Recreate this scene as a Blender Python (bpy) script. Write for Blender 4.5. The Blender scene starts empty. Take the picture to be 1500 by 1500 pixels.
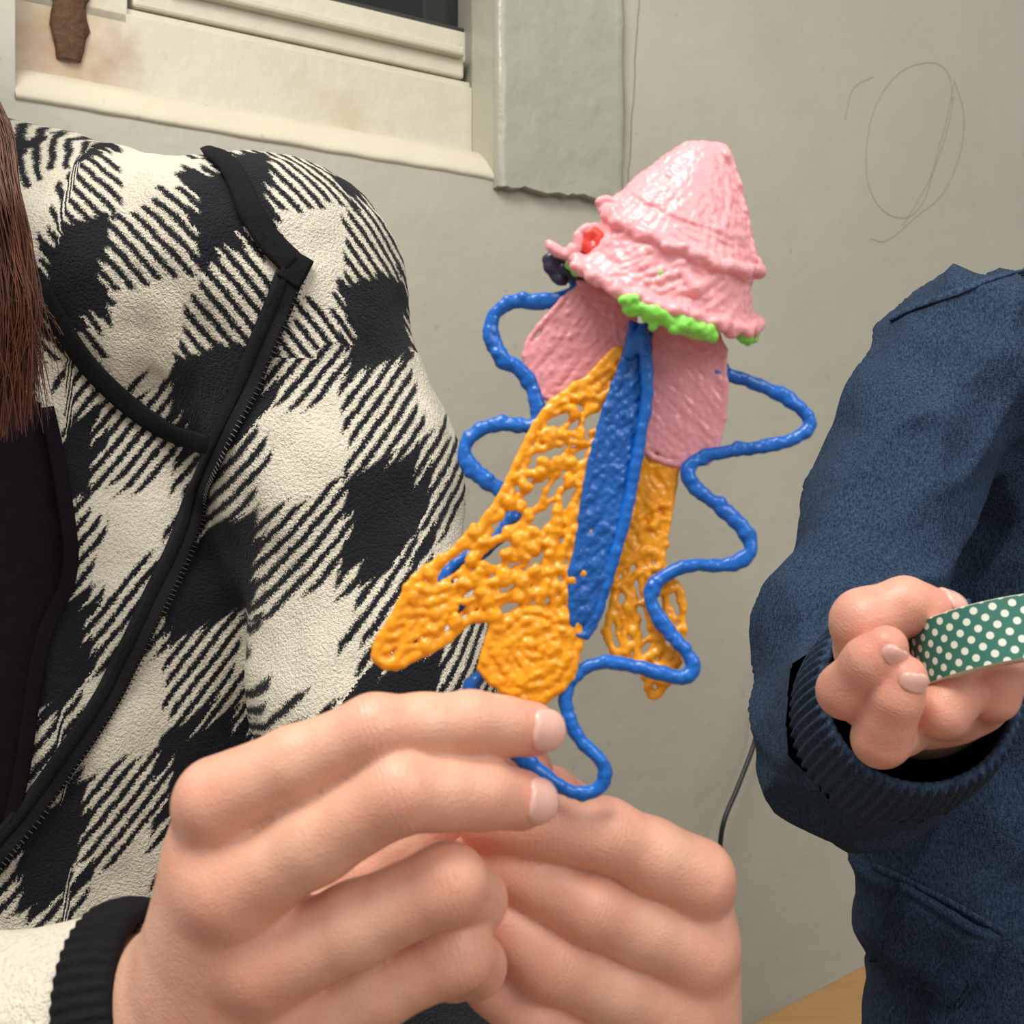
import bpy, math, random
import numpy as np
from mathutils import Vector, noise
from mathutils.bvhtree import BVHTree
random.seed(4); np.random.seed(4)
sc=bpy.context.scene
F=1700.0; CZ=1.0
CAM=Vector((0,0,CZ))
def P(x,y,d):   # surveyed photo point at distance d -> metres
    return Vector(((x-750)/F*d, d, CZ+(750-y)/F*d))
def proj(v): return 750+v[0]/v[1]*F, 750-(v[2]-CZ)/v[1]*F

# ------------------------------------------------------------ materials
def newmat(name):
    m=bpy.data.materials.new(name); m.use_nodes=True
    nt=m.node_tree; b=nt.nodes['Principled BSDF']; return m,nt,b
def N(nt,t,**kw):
    n=nt.nodes.new(t)
    for k,v in kw.items(): setattr(n,k,v)
    return n
def math_(nt,op,a,b=None,c=None):
    n=N(nt,'ShaderNodeMath',operation=op)
    for i,v in enumerate((a,b,c)):
        if v is None: continue
        if isinstance(v,(int,float)): n.inputs[i].default_value=v
        else: nt.links.new(v,n.inputs[i])
    return n.outputs[0]
def mixc(nt,fac,a,b):
    n=N(nt,'ShaderNodeMix',data_type='RGBA')
    for i,v in ((0,fac),(6,a),(7,b)):
        if isinstance(v,(int,float)): n.inputs[i].default_value=v
        elif isinstance(v,tuple): n.inputs[i].default_value=v if len(v)==4 else (*v,1)
        else: nt.links.new(v,n.inputs[i])
    return n.outputs[2]
def noise_(nt,scale,detail=3,vec=None,rough=.5):
    n=N(nt,'ShaderNodeTexNoise'); n.inputs['Scale'].default_value=scale; n.inputs['Detail'].default_value=detail
    n.inputs['Roughness'].default_value=rough
    if vec is None:
        tc=N(nt,'ShaderNodeTexCoord'); vec=tc.outputs['Object']
    nt.links.new(vec,n.inputs['Vector']); return n.outputs['Fac']
def ramp(nt,fac,p0,p1,c0=(0,0,0),c1=(1,1,1)):
    r=N(nt,'ShaderNodeValToRGB'); nt.links.new(fac,r.inputs[0])
    r.color_ramp.elements[0].position=p0; r.color_ramp.elements[1].position=p1
    r.color_ramp.elements[0].color=(*c0,1); r.color_ramp.elements[1].color=(*c1,1); return r.outputs[0]
def sstep(nt,x,a,b):
    n=N(nt,'ShaderNodeMapRange',interpolation_type='SMOOTHSTEP'); nt.links.new(x,n.inputs[0]); n.inputs[1].default_value=a; n.inputs[2].default_value=b; return n.outputs[0]
def bump(nt,b,h,strength,dist):
    n=N(nt,'ShaderNodeBump'); n.inputs['Strength'].default_value=strength; n.inputs['Distance'].default_value=dist
    nt.links.new(h,n.inputs['Height']); nt.links.new(n.outputs[0],b.inputs['Normal'])
def simple(name,col,rough=.5,var=.15,nscale=60,bs=0,bd=.001,bscale=300,sss=0,coat=0,alpha=1,trans=0,metal=0,spec=.5):
    m,nt,b=newmat(name)
    f=noise_(nt,nscale)
    c0=tuple(max(0,c*(1-var)) for c in col); c1=tuple(min(1,c*(1+var)) for c in col)
    nt.links.new(mixc(nt,f,c0,c1),b.inputs['Base Color'])
    b.inputs['Roughness'].default_value=rough; b.inputs['Specular IOR Level'].default_value=spec
    if bs: bump(nt,b,noise_(nt,bscale,2),bs,bd)
    if sss:
        b.inputs['Subsurface Weight'].default_value=sss; b.inputs['Subsurface Scale'].default_value=.003
        b.inputs['Subsurface Radius'].default_value=(1,.5,.3)
    b.inputs['Coat Weight'].default_value=coat
    b.inputs['Transmission Weight'].default_value=trans
    b.inputs['Metallic'].default_value=metal
    return m

# painted wall
def wallmat(name,c0,c1,rough=.36,bs=.25):
    m,nt,b=newmat(name)
    n1=noise_(nt,2.2,4); n2=noise_(nt,30,5)
    a=mixc(nt,ramp(nt,n1,.35,.65),c0,c1)
    col=mixc(nt,math_(nt,'MULTIPLY',n2,.25),a,tuple(c*.80 for c in c0))
    sp=ramp(nt,noise_(nt,70,2),.70,.76)
    col=mixc(nt,math_(nt,'MULTIPLY',sp,.3),col,(.30,.26,.19))
    nt.links.new(col,b.inputs['Base Color']); b.inputs['Roughness'].default_value=rough
    h=math_(nt,'ADD',math_(nt,'MULTIPLY',noise_(nt,14,3),1.0),math_(nt,'MULTIPLY',noise_(nt,90,4),.18))
    bump(nt,b,h,bs,.01); return m
M_wall=wallmat('wall_paint',(.455,.445,.375),(.525,.51,.44))
M_pil=wallmat('pilaster_paint',(.385,.39,.33),(.45,.45,.385),.3,.5)
M_ledge=wallmat('sill_paint',(.66,.62,.49),(.76,.71,.56),.4,.3)
M_frame,nt,b=newmat('frame_paint')
tc=N(nt,'ShaderNodeTexCoord')
nn=noise_(nt,25,5); base=mixc(nt,nn,(.55,.53,.43),(.66,.63,.52))
RC=P(100,70,1.03)
vd=N(nt,'ShaderNodeVectorMath',operation='DISTANCE'); nt.links.new(tc.outputs['Object'],vd.inputs[0]); vd.inputs[1].default_value=RC
dd=math_(nt,'ADD',vd.outputs['Value'],math_(nt,'MULTIPLY',math_(nt,'SUBTRACT',noise_(nt,40,5),.5),.09))
st=ramp(nt,dd,.005,.090,(1,1,1),(0,0,0))
c=mixc(nt,math_(nt,'MULTIPLY',st,.95),base,(.30,.13,.035))
st2=ramp(nt,noise_(nt,9,4),.56,.72); c=mixc(nt,math_(nt,'MULTIPLY',st2,.4),c,(.50,.34,.15))
nt.links.new(c,b.inputs['Base Color']); b.inputs['Roughness'].default_value=.4
bump(nt,b,noise_(nt,60,4),.3,.004)
M_rust=simple('rusty_wood',(.09,.045,.02),.8,.6,80,.8,.004,120)
M_glass=simple('night_glass',(.012,.013,.015),.06,.2,10)
M_seal=simple('dark_seal',(.03,.03,.03),.6)

# plaid fleece
M_fleece,nt,b=newmat('fleece_plaid')
at=N(nt,'ShaderNodeAttribute',attribute_name='plaid'); sep=N(nt,'ShaderNodeSeparateXYZ'); nt.links.new(at.outputs['Vector'],sep.inputs[0])
u,v,s=sep.outputs
s=math_(nt,'ADD',s,math_(nt,'MULTIPLY',math_(nt,'SUBTRACT',noise_(nt,90,2),.5),.35))
s=math_(nt,'ADD',s,math_(nt,'MULTIPLY',math_(nt,'SUBTRACT',noise_(nt,900,3),.5),.75))
k=math_(nt,'FLOOR',s); f=math_(nt,'FRACT',s)
wn=N(nt,'ShaderNodeTexWhiteNoise',noise_dimensions='1D'); nt.links.new(k,wn.inputs['W'])
fz=math_(nt,'MULTIPLY',math_(nt,'SUBTRACT',noise_(nt,900,3),.5),.08)
j=math_(nt,'ADD',math_(nt,'MULTIPLY',math_(nt,'SUBTRACT',wn.outputs['Value'],.5),.15),fz)
def band(x):   # soft-edged band, woolly transitions
    f_=math_(nt,'FRACT',x); t_=math_(nt,'ABSOLUTE',math_(nt,'SUBTRACT',f_,.26))
    t2=math_(nt,'ABSOLUTE',math_(nt,'SUBTRACT',f_,1.26)); return sstep(nt,math_(nt,'MINIMUM',t_,t2),.272,.248)
U=band(math_(nt,'ADD',u,j)); V=band(math_(nt,'ADD',v,j))
tri=math_(nt,'ABSOLUTE',math_(nt,'SUBTRACT',f,.5))
S=sstep(nt,tri,.35,.15)
x=math_(nt,'ABSOLUTE',math_(nt,'SUBTRACT',U,V))
blk=math_(nt,'MINIMUM',math_(nt,'ADD',math_(nt,'MULTIPLY',U,V),math_(nt,'MULTIPLY',x,S)),1.0)
fine=noise_(nt,1300,3); clump=noise_(nt,420,2)
wcol=mixc(nt,fine,(.58,.54,.44),(.92,.88,.77)); wcol=mixc(nt,math_(nt,'MULTIPLY',ramp(nt,clump,.32,.5,(1,1,1),(0,0,0)),.30),wcol,(.5,.45,.36))
bcol=mixc(nt,fine,(.004,.0045,.007),(.022,.024,.032))
nt.links.new(mixc(nt,blk,wcol,bcol),b.inputs['Base Color']); b.inputs['Roughness'].default_value=.97
b.inputs['Sheen Weight'].default_value=.06; b.inputs['Sheen Roughness'].default_value=.6; b.inputs['Specular IOR Level'].default_value=.06
h=math_(nt,'ADD',noise_(nt,620,2),math_(nt,'MULTIPLY',noise_(nt,1500,2),.45))
h=math_(nt,'SUBTRACT',h,math_(nt,'MULTIPLY',blk,.25))
bump(nt,b,h,.8,.0022)

M_black=simple('black_knit',(.009,.009,.011),.9,.4,300,.5,.001,900,spec=.15)
M_zip=simple('zip_tape_black',(.008,.008,.010),.7,.5,400,.5,.0008,1500,spec=.25)
M_teeth=simple('zip_teeth',(.03,.03,.033),.3,.3,200)
M_shirt=simple('dark_shirt',(.009,.006,.009),.95,.4,200,.3,.001,900,spec=.1)
M_hair,nt,b=newmat('brown_hair')
tc=N(nt,'ShaderNodeTexCoord'); mp=N(nt,'ShaderNodeMapping'); nt.links.new(tc.outputs['Object'],mp.inputs[0]); mp.inputs['Scale'].default_value=(1,1,.04)
nt.links.new(mixc(nt,ramp(nt,noise_(nt,260,2,mp.outputs[0]),.3,.7),(.030,.010,.006),(.165,.052,.024)),b.inputs['Base Color']); b.inputs['Roughness'].default_value=.42

def navy(name,sc_=700,g_=1.0):
    m,nt,b=newmat(name)
    tc=N(nt,'ShaderNodeTexCoord'); mp=N(nt,'ShaderNodeMapping'); nt.links.new(tc.outputs['Object'],mp.inputs[0]); mp.inputs['Scale'].default_value=(1,1,.35)
    n1=noise_(nt,sc_,3,mp.outputs[0]); n2=noise_(nt,25,4)
    q=lambda c:tuple(i*g_ for i in c)
    c=mixc(nt,ramp(nt,n1,.34,.68),q((.011,.023,.052)),q((.046,.084,.148)))
    c=mixc(nt,math_(nt,'MULTIPLY',n2,.35),c,(.012,.026,.058))
    nt.links.new(c,b.inputs['Base Color']); b.inputs['Roughness'].default_value=.9; b.inputs['Specular IOR Level'].default_value=.2
    bump(nt,b,math_(nt,'ADD',noise_(nt,900,2),math_(nt,'MULTIPLY',noise_(nt,60,3),.8)),.5,.0018); return m
M_navy=navy('navy_heather',1000); M_navy2=navy('navy_rib',700,1.25)

# skin
def skin(name,c0,c1,pink):
    m,nt,b=newmat(name)
    at=N(nt,'ShaderNodeAttribute',attribute_name='tint')
    f=noise_(nt,45,4); base=mixc(nt,ramp(nt,f,.3,.7),c0,c1)
    blot=ramp(nt,noise_(nt,160,3),.45,.7); base=mixc(nt,math_(nt,'MULTIPLY',blot,.28),base,pink)
    c=mixc(nt,at.outputs['Fac'],base,pink)
    wt=N(nt,'ShaderNodeAttribute',attribute_name='wt').outputs['Fac']; wm=N(nt,'ShaderNodeAttribute',attribute_name='wm').outputs['Fac']
    ph=math_(nt,'ADD',math_(nt,'MULTIPLY',wt,1.9),math_(nt,'MULTIPLY',noise_(nt,200,2),7.0))
    wr=math_(nt,'POWER',math_(nt,'ABSOLUTE',math_(nt,'SINE',ph)),.4)
    wr=math_(nt,'MULTIPLY',math_(nt,'SUBTRACT',wr,1.0),wm)
    c=mixc(nt,math_(nt,'MULTIPLY',wr,-.22),c,tuple(q*.62 for q in pink))
    nt.links.new(c,b.inputs['Base Color']); b.inputs['Roughness'].default_value=.42
    b.inputs['Subsurface Weight'].default_value=.2; b.inputs['Subsurface Scale'].default_value=.003
    b.inputs['Subsurface Radius'].default_value=(1,.4,.25)
    vo=N(nt,'ShaderNodeTexVoronoi'); vo.inputs['Scale'].default_value=1100; tc=N(nt,'ShaderNodeTexCoord'); nt.links.new(tc.outputs['Object'],vo.inputs['Vector'])
    h=math_(nt,'ADD',math_(nt,'MULTIPLY',vo.outputs['Distance'],.3),noise_(nt,130,4))
    h=math_(nt,'ADD',h,math_(nt,'MULTIPLY',wr,.6)); bump(nt,b,h,.30,.0012)
    return m
M_skin=skin('skin',(.73,.405,.285),(.79,.475,.35),(.74,.28,.205))
M_skinc=skin('skin_child',(.73,.39,.285),(.79,.465,.35),(.75,.265,.205))
M_nail=simple('nail',(.82,.46,.39),.22,.06,200,sss=.2,coat=.3)

def plastic(name,c0,c1,rough=.25,bs=.4,sss=.12):
    m,nt,b=newmat(name)
    nt.links.new(mixc(nt,noise_(nt,120,3),c0,c1),b.inputs['Base Color']); b.inputs['Roughness'].default_value=rough
    b.inputs['Subsurface Weight'].default_value=sss; b.inputs['Subsurface Scale'].default_value=.002
    bump(nt,b,noise_(nt,500,2),bs,.0008); return m
M_pink=plastic('pink_filament',(.90,.35,.40),(.96,.47,.51),.28)
M_pinkd=plastic('pink_filament_panel',(.82,.30,.37),(.90,.42,.47),.26)
M_green=plastic('green_filament',(.22,.80,.08),(.36,.92,.16))
M_blue=plastic('blue_filament',(.003,.095,.46),(.008,.175,.68),.25)
M_blued=plastic('blue_filament_fin',(.003,.075,.36),(.008,.15,.56),.28)
M_orange=plastic('orange_filament',(.87,.30,.004),(.98,.44,.012),.24)
M_red=plastic('red_filament',(.80,.05,.04),(.85,.1,.06))
M_navyf=plastic('dark_filament',(.02,.02,.05),(.04,.04,.08))

M_tape,nt,b=newmat('washi_dots')
uv=N(nt,'ShaderNodeUVMap',uv_map='UVMap'); mp=N(nt,'ShaderNodeMapping'); mp.inputs['Rotation'].default_value=(0,0,math.radians(45)); nt.links.new(uv.outputs[0],mp.inputs[0])
vo=N(nt,'ShaderNodeTexVoronoi',voronoi_dimensions='2D'); vo.inputs['Randomness'].default_value=0; vo.inputs['Scale'].default_value=228; nt.links.new(mp.outputs[0],vo.inputs['Vector'])
dot=math_(nt,'LESS_THAN',vo.outputs['Distance'],.29)
nt.links.new(mixc(nt,dot,(.030,.160,.122),(.72,.76,.68)),b.inputs['Base Color']); b.inputs['Roughness'].default_value=.4
M_core=simple('tape_core_paper',(.78,.70,.60),.8)
m,nt,b=newmat('bench_wood'); M_wood=m
tc=N(nt,'ShaderNodeTexCoord'); mp=N(nt,'ShaderNodeMapping'); nt.links.new(tc.outputs['Object'],mp.inputs[0]); mp.inputs['Rotation'].default_value=(0,0,math.radians(-43)); mp.inputs['Scale'].default_value=(3,30,30)
nt.links.new(mixc(nt,noise_(nt,2,5,mp.outputs[0]),(.34,.165,.055),(.54,.31,.12)),b.inputs['Base Color']); b.inputs['Roughness'].default_value=.4
M_cable=simple('black_cable',(.01,.01,.01),.4)
M_pencil=simple('pencil_mark',(.30,.26,.22),.8)
M_floor,nt,b=newmat('floor_wood')
tc=N(nt,'ShaderNodeTexCoord'); br=N(nt,'ShaderNodeTexBrick'); nt.links.new(tc.outputs['Object'],br.inputs['Vector']); br.inputs['Scale'].default_value=2
br.inputs['Color1'].default_value=(.30,.19,.10,1); br.inputs['Color2'].default_value=(.36,.24,.13,1); br.inputs['Mortar'].default_value=(.1,.06,.03,1); br.inputs['Mortar Size'].default_value=.005
nt.links.new(br.outputs['Color'],b.inputs['Base Color']); b.inputs['Roughness'].default_value=.5
M_jeans=simple('denim',(.03,.04,.07),.9,.3,300)
M_shoe=simple('shoe_rubber',(.05,.05,.05),.6)

# ------------------------------------------------------------ helpers
def empty(name):
    e=bpy.data.objects.new(name,None); sc.collection.objects.link(e); e.empty_display_size=.1; return e
def mesh_obj(name,verts,faces,mat,parent=None,smooth=True,uvs=None):
    me=bpy.data.meshes.new(name)
    me.from_pydata([tuple(map(float,v)) for v in verts],[],[tuple(map(int,f)) for f in faces]); me.validate(); me.update()
    if smooth: me.polygons.foreach_set('use_smooth',[True]*len(me.polygons))
    o=bpy.data.objects.new(name,me); sc.collection.objects.link(o)
    if mat: me.materials.append(mat)
    if parent: o.parent=parent
    return o
def curves(name,lines,rad,mat,parent=None,res=3):
    cu=bpy.data.curves.new(name,'CURVE'); cu.dimensions='3D'; cu.bevel_depth=rad; cu.bevel_resolution=res; cu.use_fill_caps=True
    for L in lines:
        pts,rs=L if isinstance(L,tuple) else (L,None)
        if len(pts)<2: continue
        s=cu.splines.new('POLY'); s.points.add(len(pts)-1)
        for i,p in enumerate(pts):
            s.points[i].co=(p[0],p[1],p[2],1); s.points[i].radius=rs[i] if rs else 1
        s.use_smooth=True
    o=bpy.data.objects.new(name,cu); sc.collection.objects.link(o); cu.materials.append(mat)
    if parent: o.parent=parent
    return o
def catmull(pts,n=6,closed=False):
    pts=[np.array(p,float) for p in pts]; out=[]
    m=len(pts)
    for i in range(m if closed else m-1):
        p1,p2=pts[i],pts[(i+1)%m]
        p0=pts[i-1] if (i>0 or closed) else 2*p1-p2
        p3=pts[(i+2)%m] if (i+2<m or closed) else 2*p2-p1
        for t in np.arange(n)/n:
            out.append(.5*((2*p1)+(-p0+p2)*t+(2*p0-5*p1+4*p2-p3)*t*t+(-p0+3*p1-3*p2+p3)*t**3))
    if not closed: out.append(pts[-1])
    return out

class Grid:
    def __init__(s,lo,hi,vox):
        s.lo=np.array(lo,np.float32); s.v=vox; n=np.ceil((np.array(hi)-np.array(lo))/vox).astype(int)+1; s.n=n
        s.ax=[(s.lo[i]+np.arange(n[i])*vox).astype(np.float32) for i in range(3)]
    def new(s): return np.full(s.n,1.0,np.float32)
    def box(s,lo,hi):
        sl=[];
        for i in range(3):
            a=max(0,int((lo[i]-s.lo[i])/s.v)); b_=min(s.n[i],int((hi[i]-s.lo[i])/s.v)+2); 
            if b_<=a: return None,None
            sl.append(slice(a,b_))
        X,Y,Z=[s.ax[i][sl[i]] for i in range(3)]
        return tuple(sl),(X[:,None,None],Y[None,:,None],Z[None,None,:])
def smin(a,b,k):
    h=np.maximum(k-np.abs(a-b),0)/k
    return np.minimum(a,b)-h*h*k*.25
def cone(g,Fd,a,ra,b,rb,k):
    a=np.array(a,np.float32); b=np.array(b,np.float32); m=max(ra,rb)+k+4*g.v
    sl,c=g.box(np.minimum(a,b)-m,np.maximum(a,b)+m)
    if sl is None: return
    ba=b-a; L=max(float(ba@ba),1e-10)
    x,y,z=c[0]-a[0],c[1]-a[1],c[2]-a[2]
    h=np.clip((x*ba[0]+y*ba[1]+z*ba[2])/L,0,1)
    d=np.sqrt((x-h*ba[0])**2+(y-h*ba[1])**2+(z-h*ba[2])**2)-(ra+(rb-ra)*h)
    Fd[sl]=smin(Fd[sl],d,k)
def ell(g,Fd,c0,r,k,rotz=0,sub=False):
    c0=np.array(c0,np.float32); m=max(r)+k+4*g.v
    sl,c=g.box(c0-m,c0+m)
    if sl is None: return
    x,y,z=c[0]-c0[0],c[1]-c0[1],c[2]-c0[2]
    ca,sa=math.cos(rotz),math.sin(rotz); x,y=x*ca+y*sa,-x*sa+y*ca
    k0=np.sqrt((x/r[0])**2+(y/r[1])**2+(z/r[2])**2)+1e-6
    k1=np.sqrt((x/r[0]**2)**2+(y/r[1]**2)**2+(z/r[2]**2)**2)+1e-6
    d=k0*(k0-1)/k1
    Fd[sl]= -smin(-Fd[sl],d,k) if sub else smin(Fd[sl],d,k)
def nets(g,Fd):
    Sg=Fd<0; c=np.zeros(tuple(g.n-1),np.int8)
    for i in (0,1):
        for j in (0,1):
            for k in (0,1):
                c+=Sg[i:g.n[0]-1+i,j:g.n[1]-1+j,k:g.n[2]-1+k]
    act=np.argwhere((c>0)&(c<8)); idm=-np.ones(c.shape,np.int32); idm[tuple(act.T)]=np.arange(len(act))
    corners=[(i,j,k) for i in (0,1) for j in (0,1) for k in (0,1)]
    val={q:Fd[act[:,0]+q[0],act[:,1]+q[1],act[:,2]+q[2]] for q in corners}
    acc=np.zeros((len(act),3)); cnt=np.zeros(len(act))
    for q in corners:
        for a in range(3):
            if q[a]==0:
                r=list(q); r[a]=1; r=tuple(r); A,B=val[q],val[r]; m=(A<0)!=(B<0)
                t=np.where(m,A/np.where(m,A-B,1),0)
                p=np.tile(np.array(q,float),(len(act),1)); p[:,a]=t
                acc[m]+=p[m]; cnt[m]+=1
    V=(act+acc/cnt[:,None])*g.v+g.lo
    faces=[]
    for a in range(3):
        b_,c_=(a+1)%3,(a+2)%3
        s0=[slice(0,g.n[i]) for i in range(3)]; s1=list(s0); s0[a]=slice(0,g.n[a]-1); s1[a]=slice(1,g.n[a])
        A,B=Sg[tuple(s0)],Sg[tuple(s1)]
        for flip,mk in ((0,A&~B),(1,~A&B)):
            e=np.argwhere(mk); e=e[(e[:,b_]>0)&(e[:,c_]>0)&(e[:,b_]<g.n[b_]-1)&(e[:,c_]<g.n[c_]-1)]
            o=[]
            for db,dc in ((-1,-1),(0,-1),(0,0),(-1,0)):
                q=e.copy(); q[:,b_]+=db; q[:,c_]+=dc; o.append(idm[tuple(q.T)])
            qd=np.stack(o,1)
            if flip: qd=qd[:,::-1]
            faces.append(qd)
    return V,np.concatenate(faces)
def relax(V,Fc,it=2,w=.5):
    e=np.concatenate([Fc[:,[0,1]],Fc[:,[1,2]],Fc[:,[2,3]],Fc[:,[3,0]]])
    for _ in range(it):
        a=np.zeros_like(V); n=np.zeros(len(V))
        for q in range(3): a[:,q]=np.bincount(e[:,0],V[e[:,1],q],len(V))
        n=np.bincount(e[:,0],minlength=len(V)).clip(1)
        V=V*(1-w)+w*a/n[:,None]
    return V
def melt(name,lines,rad,mat,parent,vox=.00048,k=.0010,it=1):
    """fused plastic strands: smooth union of all strands -> one surface"""
    Ls=[L if isinstance(L,tuple) else (L,[1]*len(L)) for L in lines]
    A=np.array([tuple(p) for L in Ls for p in L[0]]); m=rad*2+.003
    g=Grid(A.min(0)-m,A.max(0)+m,vox); Fd=g.new()
    for pts,rs in Ls:
        for i in range(len(pts)-1): cone(g,Fd,pts[i],rad*rs[i],pts[i+1],rad*rs[i+1],k)
    V,Fc=nets(g,Fd); V=relax(V,Fc,it,.5)
    return mesh_obj(name,V,Fc,mat,parent)
def attr_float(o,name,vals):
    a=o.data.attributes.new(name,'FLOAT','POINT'); a.data.foreach_set('value',np.asarray(vals,np.float32))
def loft(rings,closed_caps=False):
    n=len(rings[0]); V=[p for r in rings for p in r]; Fc=[]
    for i in range(len(rings)-1):
        for j in range(n):
            Fc.append((i*n+j,i*n+(j+1)%n,(i+1)*n+(j+1)%n,(i+1)*n+j))
    return V,Fc
def rib_band(name,c0,c1,r0,r1,mat,parent,ribs=60,amp=.0009,th=.004,tilt=None):
    c0,c1=Vector(c0),Vector(c1); ax=(c1-c0).normalized(); t=ax.orthogonal().normalized(); bt=ax.cross(t)
    n=ribs*6; prof=[]
    K=12
    for i in range(K+1):
        f=i/K; prof.append((f, r0+(r1-r0)*f+.0016*math.sin(f*math.pi),1))
    prof+= [(1.03,r1-th*.3,.6),(1.04,r1-th*.7,.3),(1.0,r1-th,.2),(.5,(r0+r1)/2-th,0),(0,r0-th,0)]
    rings=[]
    for f,r,a in prof:
        ring=[]
        for j in range(n):
            ph=2*math.pi*j/n; rr=r+amp*a*math.cos(ribs*ph)
            w=1+.03*math.sin(2*ph+1)
            ring.append(c0+(c1-c0)*f+t*(rr*w*math.cos(ph))+bt*(rr*w*math.sin(ph)))
        rings.append(ring)
    V,Fc=loft(rings); return mesh_obj(name,V,Fc,mat,parent)

def nail(name,c,d,nrm,r,L,parent,wid=1.0,mat=None):
    d=Vector(d).normalized(); nrm=Vector(nrm); nrm=(nrm-d*nrm.dot(d)).normalized(); t=d.cross(nrm)
    V=[];Fc=[];n=12
    for i in range(n+1):
        l=-1+2*i/n
        w=(1-abs(l)**3.2)**.45*wid if abs(l)<1 else 0
        w=max(w,.02)
        for j in range(n+1):
            a=(-1+2*j/n)*w*math.radians(52)
            rr=r+.00030-.0011*max(0,l)**2 -.0009*abs(j/n*2-1)**6 -(.0006 if i in(0,) else 0)
            V.append(c+d*(l*L/2)+nrm*(rr*math.cos(a))+t*(rr*math.sin(a)))
    for i in range(n):
        for j in range(n):
            q=i*(n+1)+j; Fc.append((q,q+1,q+n+2,q+n+1))
    o=mesh_obj(name,V,Fc,mat or M_nail,parent); md=o.modifiers.new('th','SOLIDIFY'); md.thickness=.0006; md.offset=0
    return o

def build_hand(name,fingers,palm,mat,parent,vox=.0012,kp=.006,kf=.0013,scale_r=1.0):
    allp=[p for ch in fingers+palm for p in ch]
    lo=np.min([np.array(p[0])-p[1]-.008 for p in allp],0); hi=np.max([np.array(p[0])+p[1]+.008 for p in allp],0)
    g=Grid(lo,hi,vox); Ff=g.new(); tips=[];kn=[]
    for ch in fingers:
        G=g.new(); c2=[]
        for i,(p,r) in enumerate(ch):
            c2.append((np.array(p),r))
            if i<len(ch)-1:
                q,r2=ch[i+1]; L=(Vector(q)-Vector(p)).length
                if L>.016: c2.append((np.array((Vector(p)+Vector(q))/2),(r+r2)/2*.96))
        for (p,r),(q,r2) in zip(c2[:-1],c2[1:]): cone(g,G,p,r,q,r2,.0035)
        Ff=smin(Ff,G,kf); tips.append((np.array(ch[-1][0]),ch[-1][1]))
        for i in range(len(ch)-1):
            a=Vector(ch[max(i-1,0)][0]); b_=Vector(ch[i+1][0]); kn.append((np.array(ch[i][0]),ch[i][1],np.array((b_-a).normalized()),i))
    Pm=g.new()
    for ch in palm:
        for (p,r),(q,r2) in zip(ch[:-1],ch[1:]): cone(g,Pm,p,r,q,r2,.010)
    Fd=smin(Pm,Ff,kp)
    V,Fc=nets(g,Fd); V=relax(V,Fc,3,.5)
    tint=np.zeros(len(V)); wt=np.zeros(len(V)); wm=np.zeros(len(V)); best=np.full(len(V),1e9)
    for p,r in tips: tint=np.maximum(tint,.7*np.clip(1.6-np.linalg.norm(V-p,axis=1)/(r*1.35),0,1))
    for p,r,ax,i in kn:
        d=np.linalg.norm(V-p,axis=1); tint=np.maximum(tint,.36*np.clip(1.7-d/(r*1.15),0,1))
        if i>0:
            t=(V-p)@ax; sel=d<best
            wt[sel]=(t*1000)[sel]; best[sel]=d[sel]
            m=np.clip(1.6-d/(r*1.12),0,1)*np.clip(1.2-np.abs(t)/(r*.5),0,1)*np.clip(1-(V-p)[:,1]/r*.6,0,1)*(1.0 if i==1 else .75)
            wm[sel]=m[sel]
    o=mesh_obj(name,V,Fc,mat,parent); attr_float(o,'tint',tint); attr_float(o,'wt',wt); attr_float(o,'wm',np.clip(wm,0,1)); return o

# ------------------------------------------------------------ room
TW=.6; Y0=1.25
wd=Vector((1,TW,0)).normalized(); wn_=Vector((wd.y,-wd.x,0))   # normal toward camera
W0=Vector((0,Y0,0))
def Wp(px,py,off=0.0):
    d=Vector(((px-750)/F,1,(750-py)/F)); o=W0+wn_*off
    t=(o-CAM).dot(wn_)/d.dot(wn_); return CAM+d*t
def sz(p): return (p-W0).dot(wd),p.z
def Ws(s,z,off=0.0): return W0+wd*s+wn_*off+Vector((0,0,z))
sL=sz(Wp(22,100))[0]; sR=sz(Wp(722,200))[0]; zB=sz(Wp(720,262))[1]; zT=zB+.95
def boxs(s0,s1,z0,z1,o0,o1):
    V=[Ws(s,z,o) for s in(s0,s1) for z in (z0,z1) for o in (o0,o1)]
    Fc=[(0,1,3,2),(4,6,7,5),(0,4,5,1),(2,3,7,6),(0,2,6,4),(1,5,7,3)]
    return V,Fc
def multi(name,boxes,mat,parent=None,bev=.002):
    V=[];Fc=[]
    for bx in boxes:
        v,f=bx; k=len(V); V+=v; Fc+=[tuple(i+k for i in q) for q in f]
    o=mesh_obj(name,V,Fc,mat,parent,smooth=False)
    if bev: md=o.modifiers.new('b','BEVEL'); md.width=bev; md.segments=2; md.limit_method='ANGLE'
    return o
wall=multi('wall_back',[boxs(-1.6,sL,0,2.5,-.15,0),boxs(sR,2.2,0,2.5,-.15,0),boxs(sL,sR,0,zB,-.15,0),boxs(sL,sR,zT,2.5,-.15,0)],M_wall,bev=0)
fl=mesh_obj('floor',[(-2.5,-2.5,0),(3,-2.5,0),(3,3,0),(-2.5,3,0)],[(0,1,2,3)],M_floor,smooth=False)
win=empty('window_1')
zS=zB+.032
prof=[(-.006,zB-.003),(0.0015,zB-.001),(0.003,zB+.003),(-.001,zB+.009),(-.014,zB+.024),(-.030,zS+.004),(-.075,zS+.012),(-.075,zB-.02),(-.02,zB-.02)]
n=60; rings=[]
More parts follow.
